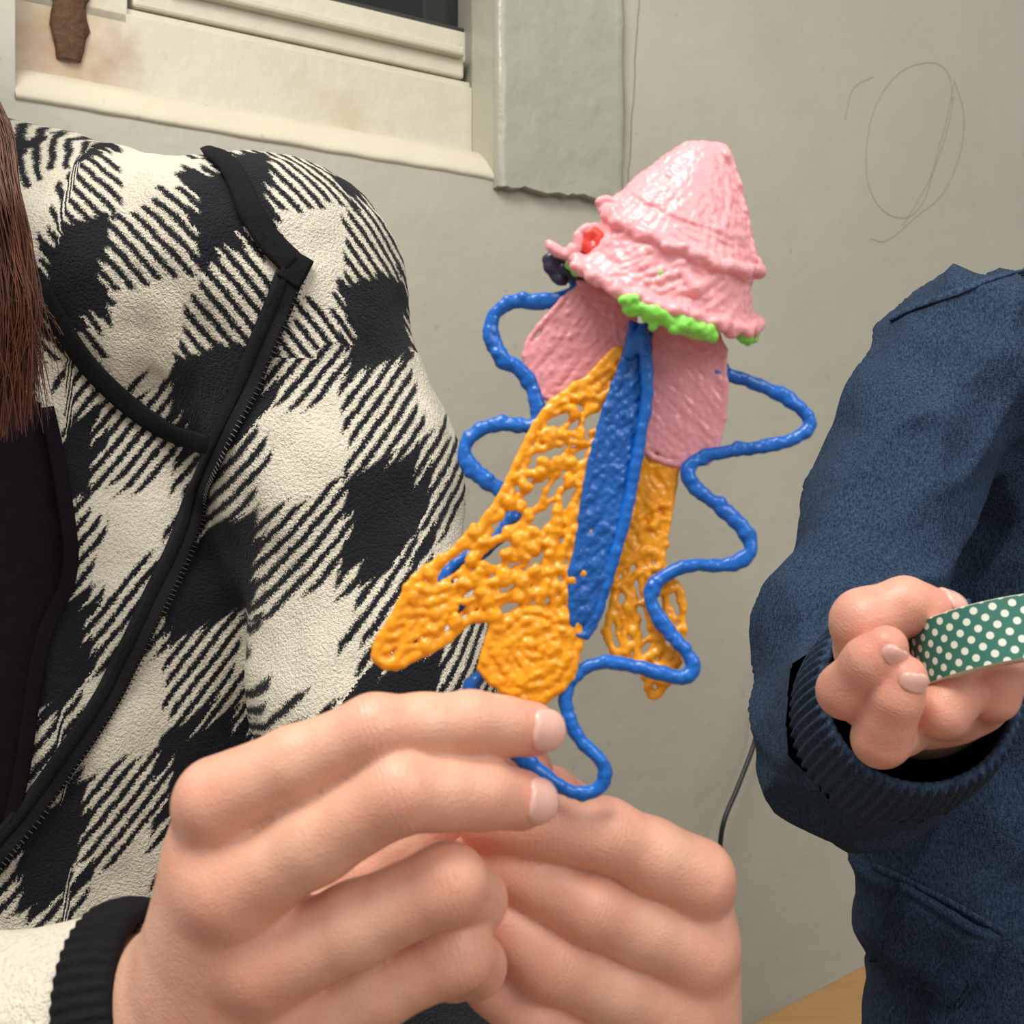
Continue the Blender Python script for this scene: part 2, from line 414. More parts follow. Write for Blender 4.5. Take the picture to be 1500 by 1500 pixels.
for i in range(n+1):
    s=sL+(sR-sL)*i/n; rings.append([Ws(s,z+.0012*noise.noise(Vector((s*30,z*9,0))),o+.0012*noise.noise(Vector((s*22,o*40,3)))) for o,z in prof])
V,Fc=loft(rings); mesh_obj('sill',V,Fc,M_ledge,win)
fb=zS+.006
def zat(px,py,off): return sz(Wp(px,py,off))[1]
z1=zat(690,128,-.045); z2=zat(668,80,-.055); z3=zat(685,46,-.06)
sI=sz(Wp(692,50,-.05))[0]; sIl=sz(Wp(185,50,-.05))[0]
bx=[boxs(sL,sR,fb-.02,z1,-.11,-.045),
    boxs(sI,sR,z1-.01,zT,-.11,-.045), boxs(sL,sIl,z1-.01,zT,-.11,-.045), boxs(sL,sR,zT-.05,zT,-.11,-.045),
    boxs(sIl,sI,z1-.002,z1+.008,-.10,-.052)]
multi('outer_frame',bx,M_frame,win,.003)
sa=sIl+.006; sb=sI-.010
bx=[boxs(sa,sb,z1+.010,z2,-.10,-.050),boxs(sa+.02,sI,z2-.004,z3,-.10,-.062),boxs(sa,sa+.17,z3-.01,zT-.05,-.10,-.062)]
multi('sash',bx,M_frame,win,.003)
multi('sash_bead',[boxs(sa+.03,sb-.004,z2-.006,z2+.004,-.06,-.040)],M_frame,win,.003)
multi('glass_pane',[boxs(sIl,sI+.002,z3-.02,zT-.02,-.095,-.078)],M_glass,win,0)
multi('seal',[boxs(sa+.16,sI,z3-.001,z3+.004,-.080,-.064)],M_seal,win,0)
rings=[]
for i in range(30):
    z=zat(100,86,-.04)+i*.01; c=sz(Wp(102,60,-.04))[0]
    r=.015*(1+.6*noise.noise(Vector((0,0,z*30)))) if i>0 else .011
    rings.append([Ws(c+r*math.cos(a)*(1+.3*noise.noise(Vector((a,z*60,1)))),z,-.044+.006*math.sin(a)) for a in np.linspace(0,2*math.pi,16,endpoint=False)])
V,Fc=loft(rings); mesh_obj('rusted_patch',V,Fc,M_rust,win)
def pil():
    s0,s1=sR,sz(Wp(922,280,.02))[0]; nz,ns=90,30; z1_=2.5; zb0,zb1=zat(728,268,.02),zat(915,292,.02)
    V=[];Fc=[]
    for layer,(off) in enumerate((0.0,.012)):
        for i in range(nz+1):
            for j in range(ns+1):
                f=j/ns; zb=zb0+(zb1-zb0)*f+.005*noise.noise(Vector((f*7,2,0)))+.003*noise.noise(Vector((f*22,2,0)))
                t=(i/nz)**1.8; z=zb+(z1_-zb)*t
                s=s0+(s1-s0)*f+(.004*noise.noise(Vector((z*14,f,0))) if f==1 else 0)
                o=off
                if layer:
                    if i==0 or j in(0,ns): o=off*.75
                    o+=.0016*noise.noise(Vector((s*25,z*25,0)))+.0035*max(0,noise.noise(Vector((s*55,z*40,5)))-.25)
                V.append(Ws(s,z,o))
    a=(nz+1)*(ns+1)
    for i in range(nz):
        for j in range(ns):
            q=i*(ns+1)+j; Fc.append((a+q,a+q+1,a+q+ns+2,a+q+ns+1))
    for j in range(ns): Fc.append((j,j+1,a+j+1,a+j))
    for i in range(nz):
        q=i*(ns+1); Fc.append((q,a+q,a+q+ns+1,q+ns+1)); q+=ns; Fc.append((q,q+ns+1,a+q+ns+1,a+q))
    mesh_obj('trim_1',V,Fc,M_pil)
pil()
L=[[Wp(936+random.uniform(-1,1)-(y*.06),y,.0004) for y in range(-100,292,14)]]
curves('wall_crack',L,.0007,M_pencil,wall)
def loop(pts): return [Wp(x,y,.0002) for x,y in catmull(pts,8)]
L=[loop([(1395,150),(1390,110),(1365,92),(1320,105),(1285,150),(1270,210),(1272,270),(1295,310),(1330,318),(1355,290),(1372,230),(1388,170),(1398,120)]),
   loop([(1280,112),(1250,130),(1238,175)]),
   loop([(1398,118),(1412,170),(1405,230),(1380,285),(1345,315),(1300,352),(1275,350)]),
   loop([(1398,140),(1385,200),(1362,262),(1335,310),(1322,330)])]
curves('pencil_scribble',L,.00036,M_pencil,wall)
cb=[Wp(1112,1040,.02),Wp(1106,1085,.02),Wp(1082,1150,.025),Wp(1060,1205,.03),Wp(1053,1260,.03),Wp(1045,1350,.03),Wp(1022,1470,.03),Wp(1005,1600,.03)]
e=cb[-1].copy(); cb+=[Vector((e.x,e.y-.02,.25)),Vector((e.x+.02,e.y-.04,.01)),Vector((e.x+.3,e.y-.03,.006))]
cb=[Wp(1150,960,.02),Wp(1125,1000,.02)]+cb
curves('power_cable',[catmull(cb,8)],.003,M_cable)

def slab(c,dx,dy,lx,ly,z0,z1):
    V=[];
    for sx in(0,1):
        for sy in (0,1):
            for z in (z0,z1): V.append(c+dx*(lx[sx])+dy*(ly[sy])+Vector((0,0,z)))
    return V,[(0,1,3,2),(4,6,7,5),(0,4,5,1),(2,3,7,6),(0,2,6,4),(1,5,7,3)]
be=empty('wooden_bench')
c=Vector((.226,1.13,0)); dx=Vector((.724,.69,0)).normalized(); dy=Vector((dx.y,-dx.x,0))
multi('seat',[slab(c,dx,dy,(-.45,.25),(0,.46),.465,.50)],M_wood,be,.006)
multi('legs',[slab(c,dx,dy,(a,a+.05),(q,q+.05),0,.47) for a in(-.43,.17) for q in (.03,.38)]+[slab(c,dx,dy,(-.42,.22),(.04,.07),.39,.466),slab(c,dx,dy,(-.42,.22),(.39,.42),.39,.466)],M_wood,be,.004)
st=empty('wooden_stool'); c=Vector((-.40,.78,0)); dx=Vector((1,.3,0)).normalized(); dy=Vector((-dx.y,dx.x,0))
multi('seat',[slab(c,dx,dy,(-.18,.18),(-.18,.12),.425,.455)],M_wood,st,.008)
multi('legs',[slab(c,dx,dy,(a,a+.04),(q,q+.04),0,.43) for a in(-.16,.12) for q in (-.16,.07)],M_wood,st,.004)

# ------------------------------------------------------------ WOMAN
wo=empty('woman')
def torso_field(g,grow=0,full=True):
    Fd=g.new(); q=grow
    c=lambda a,ra,b_,rb,k=.03: cone(g,Fd,P(*a),ra+q,P(*b_),rb+q,k)
    ell(g,Fd,P(10,980,.75),(.20+q,.115+q,.34+q),.05)
    ell(g,Fd,P(-140,640,.75),(.16+q,.105+q,.17+q),.05)
    c((-170,345,.75),.072,(395,428,.70),.072,.05)
    if full:
        c((395,430,.70),.072,(497,700,.685),.064)
        c((497,700,.685),.064,(548,1000,.66),.062)
        c((548,1000,.66),.062,(590,1270,.62),.058)
        c((590,1270,.62),.056,(860,1740,.46),.040)
        c((860,1740,.46),.040,(945,1760,.40),.036)
        c((-700,420,.75),.072,(-740,900,.70),.062,.05); c((-170,345,.75),.07,(-700,400,.75),.07,.05)
        c((-740,900,.70),.06,(-560,1700,.50),.055); c((-560,1700,.50),.055,(-110,1600,.362),.043,.02); c((-110,1600,.362),.043,(230,1512,.348),.0370,.015)
    return Fd
g=Grid((-.75,.25,.38),(.16,.95,1.30),.0042)
Fd=torso_field(g)
V,Fc=nets(g,Fd); V=relax(V,Fc,3,.5)
nv=np.zeros(len(V))
for i,p in enumerate(V):
    q=Vector(p); nv[i]=.0068*noise.noise(Vector((q.x*14+q.z*7,q.y*8,q.z*9)))+.0028*noise.noise(q*38)+.0007*noise.noise(q*170)
    if q.y<.40: nv[i]*=.35
tmp=bpy.data.meshes.new('t'); tmp.from_pydata(V.tolist(),[],Fc.tolist()); tmp.update()
no=np.zeros(len(V)*3); tmp.vertices.foreach_get('normal',no); no=no.reshape(-1,3); V=V+no*nv[:,None]
bvhJ=BVHTree.FromPolygons([Vector(v) for v in V],[tuple(f) for f in Fc])
def inpoly(x,y,poly):
    r=False; n=len(poly)
    for i in range(n):
        x1,y1=poly[i]; x2,y2=poly[(i+1)%n]
        if (y1>y)!=(y2>y) and x<(x2-x1)*(y-y1)/(y2-y1)+x1: r=not r
    return r
OPEN=[(-420,560),(-100,575),(20,565),(72,600),(90,700),(104,800),(98,860),(66,930),(45,1050),(30,1150),(8,1262),(-200,1420),(-420,1500)]
cuA,cuB=P(182,1522,.3485),P(250,1503,.3465); cuX=np.array((cuB-cuA).normalized()); cuAn=np.array(cuA)
cfA=np.array(P(900,1760,.43)); cfX=np.array((P(950,1745,.405)-P(900,1760,.43)).normalized())
cen=V[Fc].mean(1)
keep=[]
for i,cn in enumerate(cen):
    if np.linalg.norm(cn-cuAn)<.07 and (cn-cuAn)@cuX>.004: continue
    if np.linalg.norm(cn-cfA)<.07 and (cn-cfA)@cfX>.004: continue
    if cn[1]<.72:
        x_,y_=750+cn[0]/cn[1]*F,750-(cn[2]-CZ)/cn[1]*F
        if -420<x_<110 and 500<y_<1500 and cn[1]>.56 and inpoly(x_,y_,OPEN): continue
    keep.append(i)
Fk=Fc[keep]
jk=mesh_obj('fleece_jacket',V,Fk,M_fleece,wo)
me=jk.data; at=me.attributes.new('plaid','FLOAT_VECTOR','CORNER')
co=np.zeros(len(me.vertices)*3); me.vertices.foreach_get('co',co); co=co.reshape(-1,3)
lv=np.zeros(len(me.loops),np.int32); me.loops.foreach_get('vertex_index',lv)
fcs=np.array([p.center for p in me.polygons]); 
D0=.63; 
X=(co[:,0]+.35*(co[:,1]-D0)*np.sign(co[:,0]+.25))/D0*F+750; Yp=750-(co[:,2]-CZ)/D0*F
Xs=X[lv]; Ys=Yp[lv]; li=np.repeat(np.arange(len(me.polygons)),4)
fx=fcs[li,0]/D0*F+750; fy=750-(fcs[li,2]-CZ)/D0*F
A=np.array([[245,-12],[-112,285]],float); Ai=np.linalg.inv(A)
rel=np.stack([Xs-318,Ys-860],0); uv_=Ai@rel
top=((fy<520)&(fx<470))|((fy<500)&(fx>=470))
ang1=np.radians(50); ang2=np.radians(-50)
s1=(Xs*math.sin(ang1)-Ys*math.cos(ang1))/18.5
s2=(Xs*math.sin(ang2)-Ys*math.cos(ang2))/18.5
s_=np.where(top,s1,s2)
fore=(fcs[li,1]<.42)&(fcs[li,0]<0)          # forearm sleeve lies on another part of the cloth
uu=np.where(fore,uv_[0]*.8+.42,uv_[0]+.265); vv=np.where(fore,uv_[1]*.8+.30,uv_[1]+.265)
arr=np.stack([uu,vv,s_],1).astype(np.float32)
at.data.foreach_set('vector',arr.ravel())
md=jk.modifiers.new('th','SOLIDIFY'); md.thickness=.004; md.offset=-1
g2=Grid((-.75,.5,.38),(.16,.95,1.30),.007)
Fs=g2.new(); q=-.010
ell(g2,Fs,P(10,980,.75),(.20+q,.115+q,.34+q),.05); ell(g2,Fs,P(-140,640,.75),(.16+q,.105+q,.17+q),.05)
cone(g2,Fs,P(-170,345,.75),.060,P(300,415,.71),.058,.05); cone(g2,Fs,P(-170,345,.75),.058,P(-600,400,.75),.058,.05)
Vs,Fcs=nets(g2,Fs); mesh_obj('black_shirt',relax(Vs,Fcs,2),Fcs,M_shirt,wo)

def onsurf(px,py,bvh,lift=.002,fallback=.64):
    d=Vector(((px-750)/F,1,(750-py)/F)).normalized()
    h=bvh.ray_cast(CAM,d)
    if h[0] is None: return P(px,py,fallback),Vector((0,-1,0))
    n_=h[1]; 
    if n_.dot(d)>0: n_=-n_
    return h[0]+n_*lift,n_
def ribbon(name,pts,width,mat,parent,bvh,lift=.002,th=.003,offs=0,wf=None,n=6,dome=.0006):
    P2=catmull(pts,n); V=[];Fc=[]; S=[onsurf(p[0],p[1],bvh,lift) for p in P2 if bvh.ray_cast(CAM,Vector(((p[0]-750)/F,1,(750-p[1])/F)).normalized())[0] is not None]
    C=[s[0] for s in S]; NN=[s[1] for s in S]
    for _ in range(3):
        C=[C[0]]+[(C[i-1]+C[i]*2+C[i+1])/4 for i in range(1,len(C)-1)]+[C[-1]]
        NN=[NN[0]]+[(NN[i-1]+NN[i]*2+NN[i+1]).normalized() for i in range(1,len(NN)-1)]+[NN[-1]]
    m=6; rows=[]
    for i,c in enumerate(C):
        t=(C[min(i+1,len(C)-1)]-C[max(i-1,0)]).normalized(); s=t.cross(NN[i]).normalized()
        w=width*(wf(i/(len(C)-1)) if wf else 1)
        row=[]
        for j in range(m+1):
            a=(j/m-.5); row.append(c+s*(a*w+offs)+NN[i]*(dome*math.cos(a*math.pi)))
        rows.append(row); V+=row
    for i in range(len(C)-1):
        for j in range(m):
            q=i*(m+1)+j; Fc.append((q,q+1,q+m+2,q+m+1))
    o=mesh_obj(name,V,Fc,mat,parent); md=o.modifiers.new('th','SOLIDIFY'); md.thickness=th; md.offset=0
    return C,NN,rows
ZL=[(424,400),(395,480),(352,590),(312,680),(262,800),(205,925),(150,1030),(85,1130),(30,1205),(-25,1270),(-110,1350)]
C,NN,rows=ribbon('zip_placket',ZL,.0150,M_zip,wo,bvhJ,.0025,.0018,n=10,dome=.0003)
ribbon('zip_stitch',ZL,.0035,M_black,wo,bvhJ,.0038,.0012,n=10,offs=.002)
edge=[(r[0] if (proj(r[0])[0]>proj(r[-1])[0]) else r[-1]) for r in rows]
out=[]
for a,b_ in zip(edge[:-1],edge[1:]):
    nn=max(1,int((b_-a).length/.0013))
    for i in range(nn): out.append(a.lerp(b_,i/nn))
L=[]
for i in range(len(out)-1):
    t=(out[i+1]-out[i]).normalized(); nrm=NN[min(int(i/len(out)*len(NN)),len(NN)-1)]; s=t.cross(nrm)
    c=out[i]+nrm*.0012
    if i%2==0: L.append([c-s*.0015,c+s*.0015])
curves('zip_teeth',L,.00045,M_teeth,wo,1)
ribbon('collar_piping',[(283,222),(318,232),(346,262),(364,306),(390,352),(426,390)],.0125,M_black,wo,bvhJ,.002,.004,wf=lambda t:.70+.45*t,dome=.0015)
ribbon('collar_tab',[(440,380),(428,400),(420,414)],.0135,M_black,wo,bvhJ,.003,.003)
ribbon('neck_facing',[(60,420),(95,480),(130,532),(185,588),(245,628),(312,652)],.0110,M_black,wo,bvhJ,.002,.003,dome=.001)
ribbon('opening_trim',[(70,598),(90,700),(104,800),(98,860),(66,930),(45,1050),(30,1150),(8,1245)],.007,M_shirt,wo,bvhJ,.001,.004)

rib_band('cuff',cuA,cuB,.0385,.0355,M_black,wo,ribs=56,amp=.0005,th=.004)
rib_band('cuff_far',P(900,1760,.43),P(950,1745,.405),.041,.036,M_black,wo,ribs=60,amp=.0004,th=.004)

idx=[(P(320,1170,.302),.0112),(P(548,1068,.296),.0086),(P(690,1059,.304),.0080),(P(778,1068,.312),.0075)]
mid=[(P(342,1300,.303),.0122),(P(585,1160,.293),.0101),(P(700,1162,.303),.0092),(P(762,1172,.311),.0082)]
rng=[(P(390,1412,.308),.0122),(P(655,1294,.300),.0100),(P(692,1318,.318),.0090),(P(632,1338,.336),.0082)]
pnk=[(P(440,1500,.315),.0110),(P(668,1396,.308),.0096),(P(695,1415,.324),.0084),(P(640,1428,.339),.0078)]
thb=[(P(400,1440,.350),.0150),(P(540,1290,.352),.0115),(P(680,1190,.348),.0100),(P(768,1130,.3385),.0085)]
Wr=(P(320,1545,.345),.0265)
palm=[[Wr,(P(322,1190,.308),.0120)],[Wr,(P(352,1310,.310),.0140)],[Wr,(P(400,1415,.318),.0145)],[Wr,(P(450,1500,.324),.0135)],
      [(P(140,1530,.350),.027),(P(250,1520,.347),.0275),Wr],[Wr,(P(410,1440,.345),.017)],[(P(340,1260,.315),.013),(P(400,1480,.328),.018)],
      [(P(240,1500,.345),.0250),(P(298,1440,.332),.0180),(P(335,1290,.312),.0135)]]
build_hand('right_hand',[idx,mid,rng,pnk,thb],palm,M_skin,wo,vox=.0010)
def fdir(ch): return ch[-1][0]-ch[-2][0]
nail('right_index_nail',P(787,1068,.3124),fdir(idx),(.55,-.85,.10),.0075,.0100,wo)
nail('right_middle_nail',P(771,1173,.3118),fdir(mid),(.9,-.42,.05),.0082,.0100,wo)

idx2=[(P(1018,1285,.350),.0122),(P(886,1222,.338),.0102),(P(790,1206,.338),.0097),(P(716,1206,.338),.0086)]
mid2=[(P(1015,1388,.354),.0124),(P(858,1328,.338),.0102),(P(765,1278,.341),.0094),(P(690,1250,.343),.0084)]
rng2=[(P(985,1482,.358),.0122),(P(806,1410,.338),.0103),(P(735,1352,.342),.0092),(P(690,1312,.345),.0082)]
pnk2=[(P(930,1560,.362),.0110),(P(778,1490,.342),.0096),(P(722,1440,.345),.0084),(P(690,1405,.348),.0076)]
thb2=[(P(930,1420,.385),.0150),(P(900,1290,.375),.0115),(P(858,1215,.362),.0100),(P(806,1163,.350),.0088)]
W2=(P(960,1690,.385),.0260)
palm2=[[W2,(P(1012,1300,.358),.0130)],[W2,(P(1008,1395,.362),.0140)],[W2,(P(980,1485,.366),.0145)],[W2,(P(930,1560,.368),.0135)],
       [W2,(P(930,1790,.42),.027)],[W2,(P(930,1420,.385),.017)]]
build_hand('left_hand',[idx2,mid2,rng2,pnk2,thb2],palm2,M_skin,wo,vox=.0010,kf=.0008)

# hair
L=[]
for i in range(1600):
    x0=random.uniform(-330,-60); x1=-95+ (random.random()**.6)*138; yend=random.uniform(500,650)-max(0,x1-10)*.8
    d0=random.uniform(.60,.66); d1=random.uniform(.535,.580)
    w=random.uniform(-12,12); w2=random.uniform(-10,10)
    pts=[(x0,-320,d0),(x0*.6-45+w,-60,d0-.02),(x1*.75-42+w,150,(d0+d1)/2-.015),(x1-20+w*.6,270,d1),(x1-2+w2,370,d1),(x1+8-w,460,d1),(x1+w2+random.uniform(-24,22),yend,d1+.005)]
    if random.random()<.06: pts[-1]=(x1+random.uniform(20,65),yend-random.uniform(0,60),d1); pts[-2]=(x1+random.uniform(10,26),430,d1)
    cc=[P(*p) for p in catmull(pts,5)]; L.append((cc,[1-.6*(q/len(cc))**3 for q in range(len(cc))]))
curves('hair_strands',L,.00028,M_hair,wo,1)
g=Grid((-.62,.44,1.10),(-.18,.95,1.62),.005); Fh=g.new()
hc=P(-330,-330,.70)
ell(g,Fh,hc,(.072,.092,.110),.02); ell(g,Fh,hc+Vector((0,-.035,-.05)),(.055,.055,.062),.03)
cone(g,Fh,hc+Vector((0,.02,-.06)),.05,P(-230,300,.76),.055,.03)
cone(g,Fh,hc+Vector((0,-.092,.0)),.007,hc+Vector((0,-.108,-.03)),.011,.012)
ell(g,Fh,hc+Vector((0,-.088,-.065)),(.022,.009,.008),.006)
for sx in(-1,1): ell(g,Fh,hc+Vector((sx*.031,-.092,.004)),(.016,.012,.009),.006,sub=True); ell(g,Fh,hc+Vector((sx*.074,.0,-.01)),(.008,.018,.030),.006)
V,Fc=nets(g,Fh); o=mesh_obj('head',relax(V,Fc,2),Fc,M_skin,wo)
for i,sx in enumerate((-1,1)):
    gg=Grid(hc+Vector((sx*.031-.02,-.105,-.02)),hc+Vector((sx*.031+.02,-.06,.025)),.0015); Fe=gg.new(); ell(gg,Fe,hc+Vector((sx*.031,-.078,.004)),(.0115,.0115,.0115),.001)
    V,Fc=nets(gg,Fe); mesh_obj('eye_%d'%i,V,Fc,M_shirt,wo)
g=Grid((-.66,.44,1.02),(-.14,.98,1.66),.006); Fh=g.new()
ell(g,Fh,hc+Vector((0,.018,.022)),(.086,.098,.108),.03)
cone(g,Fh,hc+Vector((.03,.05,0)),.07,P(-200,330,.83),.055,.04)
ell(g,Fh,hc+Vector((0,-.09,-.03)),(.062,.06,.085),.01,sub=True)
V,Fc=nets(g,Fh); mesh_obj('hair_mass',relax(V,Fc,2),Fc,M_hair,wo)
g=Grid((-.72,.0,.0),(.12,.95,.70),.008); Fh=g.new()
hipz=.53
for sx in(-1,1):
    hx=-.36+sx*.085
    cone(g,Fh,(-.34+sx*.07,.76,hipz),.095,(hx+sx*.04,.34,.50),.066,.05)
    cone(g,Fh,(hx+sx*.04,.34,.50),.064,(hx+sx*.04,.36,.09),.045,.03)
V,Fc=nets(g,Fh); mesh_obj('trousers',relax(V,Fc,2),Fc,M_jeans,wo)
g=Grid((-.72,.1,-.002),(.12,.5,.16),.005); Fh=g.new()
for sx in(-1,1):
    hx=-.36+sx*.125; cone(g,Fh,(hx,.38,.042),.040,(hx,.22,.032),.030,.03)
V,Fc=nets(g,Fh); V[:,2]=np.maximum(V[:,2],.001); mesh_obj('shoes',relax(V,Fc,1),Fc,M_shoe,wo)

# ------------------------------------------------------------ CHILD
ch=empty('child')
g=Grid((.10,.38,.48),(.62,.86,1.22),.0033); Fd=g.new()
def c_(a,ra,b_,rb,k=.012): cone(g,Fd,P(*a),ra,P(*b_),rb,k)
ell(g,Fd,P(1665,900,.70),(.142,.084,.20),.04)
ell(g,Fd,P(1640,1260,.70),(.160,.088,.17),.04)
ell(g,Fd,P(1640,1600,.70),(.158,.094,.115),.04)
c_((1700,520,.69),.062,(1415,540,.650),.048,.05)
c_((1415,530,.640),.047,(1300,730,.612),.0375,.014)
c_((1300,730,.612),.0375,(1240,930,.580),.0405,.010)
c_((1240,930,.580),.0405,(1262,1080,.552),.0475,.015)
c_((1262,1080,.552),.0475,(1310,1045,.498),.0415,.010)
c_((2000,540,.72),.045,(2080,950,.68),.04,.02); c_((1700,520,.69),.06,(1990,540,.72),.045,.05); c_((2080,950,.68),.042,(1900,1150,.56),.038,.02)
V,Fc=nets(g,Fd); V=relax(V,Fc,3)
tmp=bpy.data.meshes.new('t'); tmp.from_pydata(V.tolist(),[],Fc.tolist()); tmp.update()
no=np.zeros(len(V)*3); tmp.vertices.foreach_get('normal',no); no=no.reshape(-1,3)
def fold(p):
    q=Vector(p); a=noise.noise(Vector((q.x*13,q.y*10,q.z*26+q.x*16)))
    r=1-abs(noise.noise(Vector((q.x*16+4,q.y*12,q.z*22-q.x*20))))*3
    return .0050*a+.0060*max(0,r)**2-.0015+.0016*noise.noise(q*60)
nv=np.array([fold(p) for p in V]); V=V+no*nv[:,None]
bvhC=BVHTree.FromPolygons([Vector(v) for v in V],[tuple(f) for f in Fc])
ccA,ccB=P(1306,1050,.500),P(1346,1008,.436); ccX=np.array((ccB-ccA).normalized()); ccn=np.array(ccA)
cen=V[Fc].mean(1); d_=cen-ccn
kp_=~((np.linalg.norm(d_,axis=1)<.07)&((d_@ccX)>.004))
mesh_obj('navy_sweatshirt',V,Fc[kp_],M_navy,ch)
rib_band('cuff',ccA,ccB,.0435,.0385,M_navy2,ch,ribs=62,amp=.0008,th=.0045)
ribbon('shoulder_seam',[(1308,468),(1340,452),(1400,430),(1460,408),(1520,395)],.004,M_navy2,ch,bvhC,.0005,.002)
ribbon('hem_seam',[(1280,1268),(1330,1290),(1400,1325),(1470,1365)],.003,M_navy2,ch,bvhC,.0005,.002)
def flap(quad,name):
    V=[];Fc=[];n=14
    a,b_,c,d=[np.array(q,float) for q in quad]
    for i in range(n+1):
        for j in range(n+1):
            p=(a*(1-i/n)+b_*(i/n))*(1-j/n)+(d*(1-i/n)+c*(i/n))*(j/n)
            q,nr=onsurf(p[0],p[1],bvhC,.0055-(.0028 if (i in(1,n-1) or j in (1,n-1)) else 0)); V.append(q)
    for i in range(n):
        for j in range(n): q=i*(n+1)+j; Fc.append((q,q+1,q+n+2,q+n+1))
    o=mesh_obj(name,V,Fc,M_navy,ch); md=o.modifiers.new('th','SOLIDIFY'); md.thickness=.005; md.offset=0
flap([(1325,1292),(1458,1368),(1405,1474),(1285,1398)],'pocket_flap')
cI=[(P(1300,1040,.428),.0105),(P(1238,1012,.404),.0093),(P(1272,970,.394),.0084),(P(1298,948,.391),.0074)]
cM=[(P(1345,1050,.425),.0105),(P(1291,1082,.400),.0096),(P(1313,1024,.391),.0084),(P(1326,992,.389),.0074)]
cR=[(P(1395,1045,.425),.0100),(P(1382,1042,.402),.0090),(P(1402,1018,.402),.0084),(P(1412,1000,.410),.0074)]
cP=[(P(1440,1030,.428),.0090),(P(1456,1020,.405),.0082),(P(1466,995,.403),.0075),(P(1472,980,.408),.0068)]
cT=[(P(1282,985,.430),.0140),(P(1268,912,.412),.0120),(P(1325,886,.410),.0096),(P(1378,902,.415),.0084)]
cw=(P(1350,1010,.465),.022)
cpalm=[[cw,(P(1300,1030,.430),.0125)],[cw,(P(1345,1045,.430),.0125)],[cw,(P(1395,1040,.430),.0120)],[cw,(P(1430,1025,.432),.0105)],[cw,(P(1285,980,.432),.0145)],[(P(1330,1030,.50),.022),cw]]
build_hand('hand',[cI,cM,cR,cP,cT],cpalm,M_skinc,ch,vox=.0010,kp=.004)
nail('thumb_nail',P(1382,900,.4148),fdir(cT),(0.1,-.45,.88),.0086,.0095,ch)
nail('index_nail',P(1301,944,.3905),fdir(cI),(.55,-.75,.1),.0075,.0066,ch)
nail('middle_nail',P(1327,988,.3885),fdir(cM),(.35,-.75,.5),.0075,.0066,ch)
g=Grid((.28,.52,1.02),(.56,.84,1.50),.005); Fh=g.new()
hc=P(1790,-60,.66)
ell(g,Fh,hc,(.066,.082,.090),.02); ell(g,Fh,hc+Vector((0,-.03,-.045)),(.05,.048,.045),.03)
cone(g,Fh,hc+Vector((0,.015,-.06)),.035,P(1740,470,.70),.042,.03)
ell(g,Fh,hc+Vector((0,-.086,-.02)),(.009,.010,.012),.01)
for sx in(-1,1): ell(g,Fh,hc+Vector((sx*.067,.0,-.01)),(.007,.015,.025),.006)
V,Fc=nets(g,Fh); o=mesh_obj('head',relax(V,Fc,2),Fc,M_skinc,ch)
g=Grid((.26,.5,1.02),(.58,.86,1.52),.005); Fh=g.new(); ell(g,Fh,hc+Vector((0,.014,.016)),(.075,.088,.092),.02); ell(g,Fh,hc+Vector((0,-.085,-.04)),(.058,.055,.075),.01,sub=True)
V,Fc=nets(g,Fh); mesh_obj('hair',relax(V,Fc,2),Fc,M_hair,ch)
g=Grid((.1,.1,.0),(.62,.86,.66),.007); Fh=g.new()
for sx in(-1,1):
    hx=.36+sx*.06
    cone(g,Fh,(hx,.70,.583),.072,(hx+sx*.02,.38,.565),.052,.04); cone(g,Fh,(hx+sx*.02,.38,.565),.05,(hx+sx*.02,.36,.22),.036,.03)
    cone(g,Fh,(hx+sx*.02,.37,.19),.03,(hx+sx*.02,.27,.18),.026,.02)
V,Fc=nets(g,Fh); mesh_obj('trousers',relax(V,Fc,2),Fc,M_jeans,ch)

# ------------------------------------------------------------ washi tape
tp=empty('washi_tape_roll')
C0=P(1474,950,.412); ax=Vector((-.11,.36,.92)).normalized(); t=Vector((1,0,0)); t=(t-ax*t.dot(ax)).normalized(); bt=ax.cross(t)
R=.0335; Hh=.0104; n=96
def ringpts(r,h): return [C0+ax*h+t*(r*math.cos(2*math.pi*i/n))+bt*(r*math.sin(2*math.pi*i/n)) for i in range(n)]
V,Fc=loft([ringpts(R,-Hh),ringpts(R,Hh)]); o=mesh_obj('printed_tape',V,Fc,M_tape,tp)
uvl=o.data.uv_layers.new(name='UVMap')
for p in o.data.polygons:
    i=p.index%n
    for k,lidx in enumerate(p.loop_indices):
        vi=o.data.loops[lidx].vertex_index; j=vi%n
        if j==0 and i==n-1: j=n
        uvl.data[lidx].uv=(2*math.pi*j/n*R,(0 if vi<n else 2*Hh))
V,Fc=loft([ringpts(R,-Hh),ringpts(R-.0002,-Hh-.0002),ringpts(R-.0035,-Hh),ringpts(R-.006,-Hh-.0004),ringpts(R-.006,Hh+.0004),ringpts(R-.0035,Hh),ringpts(R-.0002,Hh+.0002),ringpts(R,Hh)])
mesh_obj('cardboard_core',V,Fc,M_core,tp)

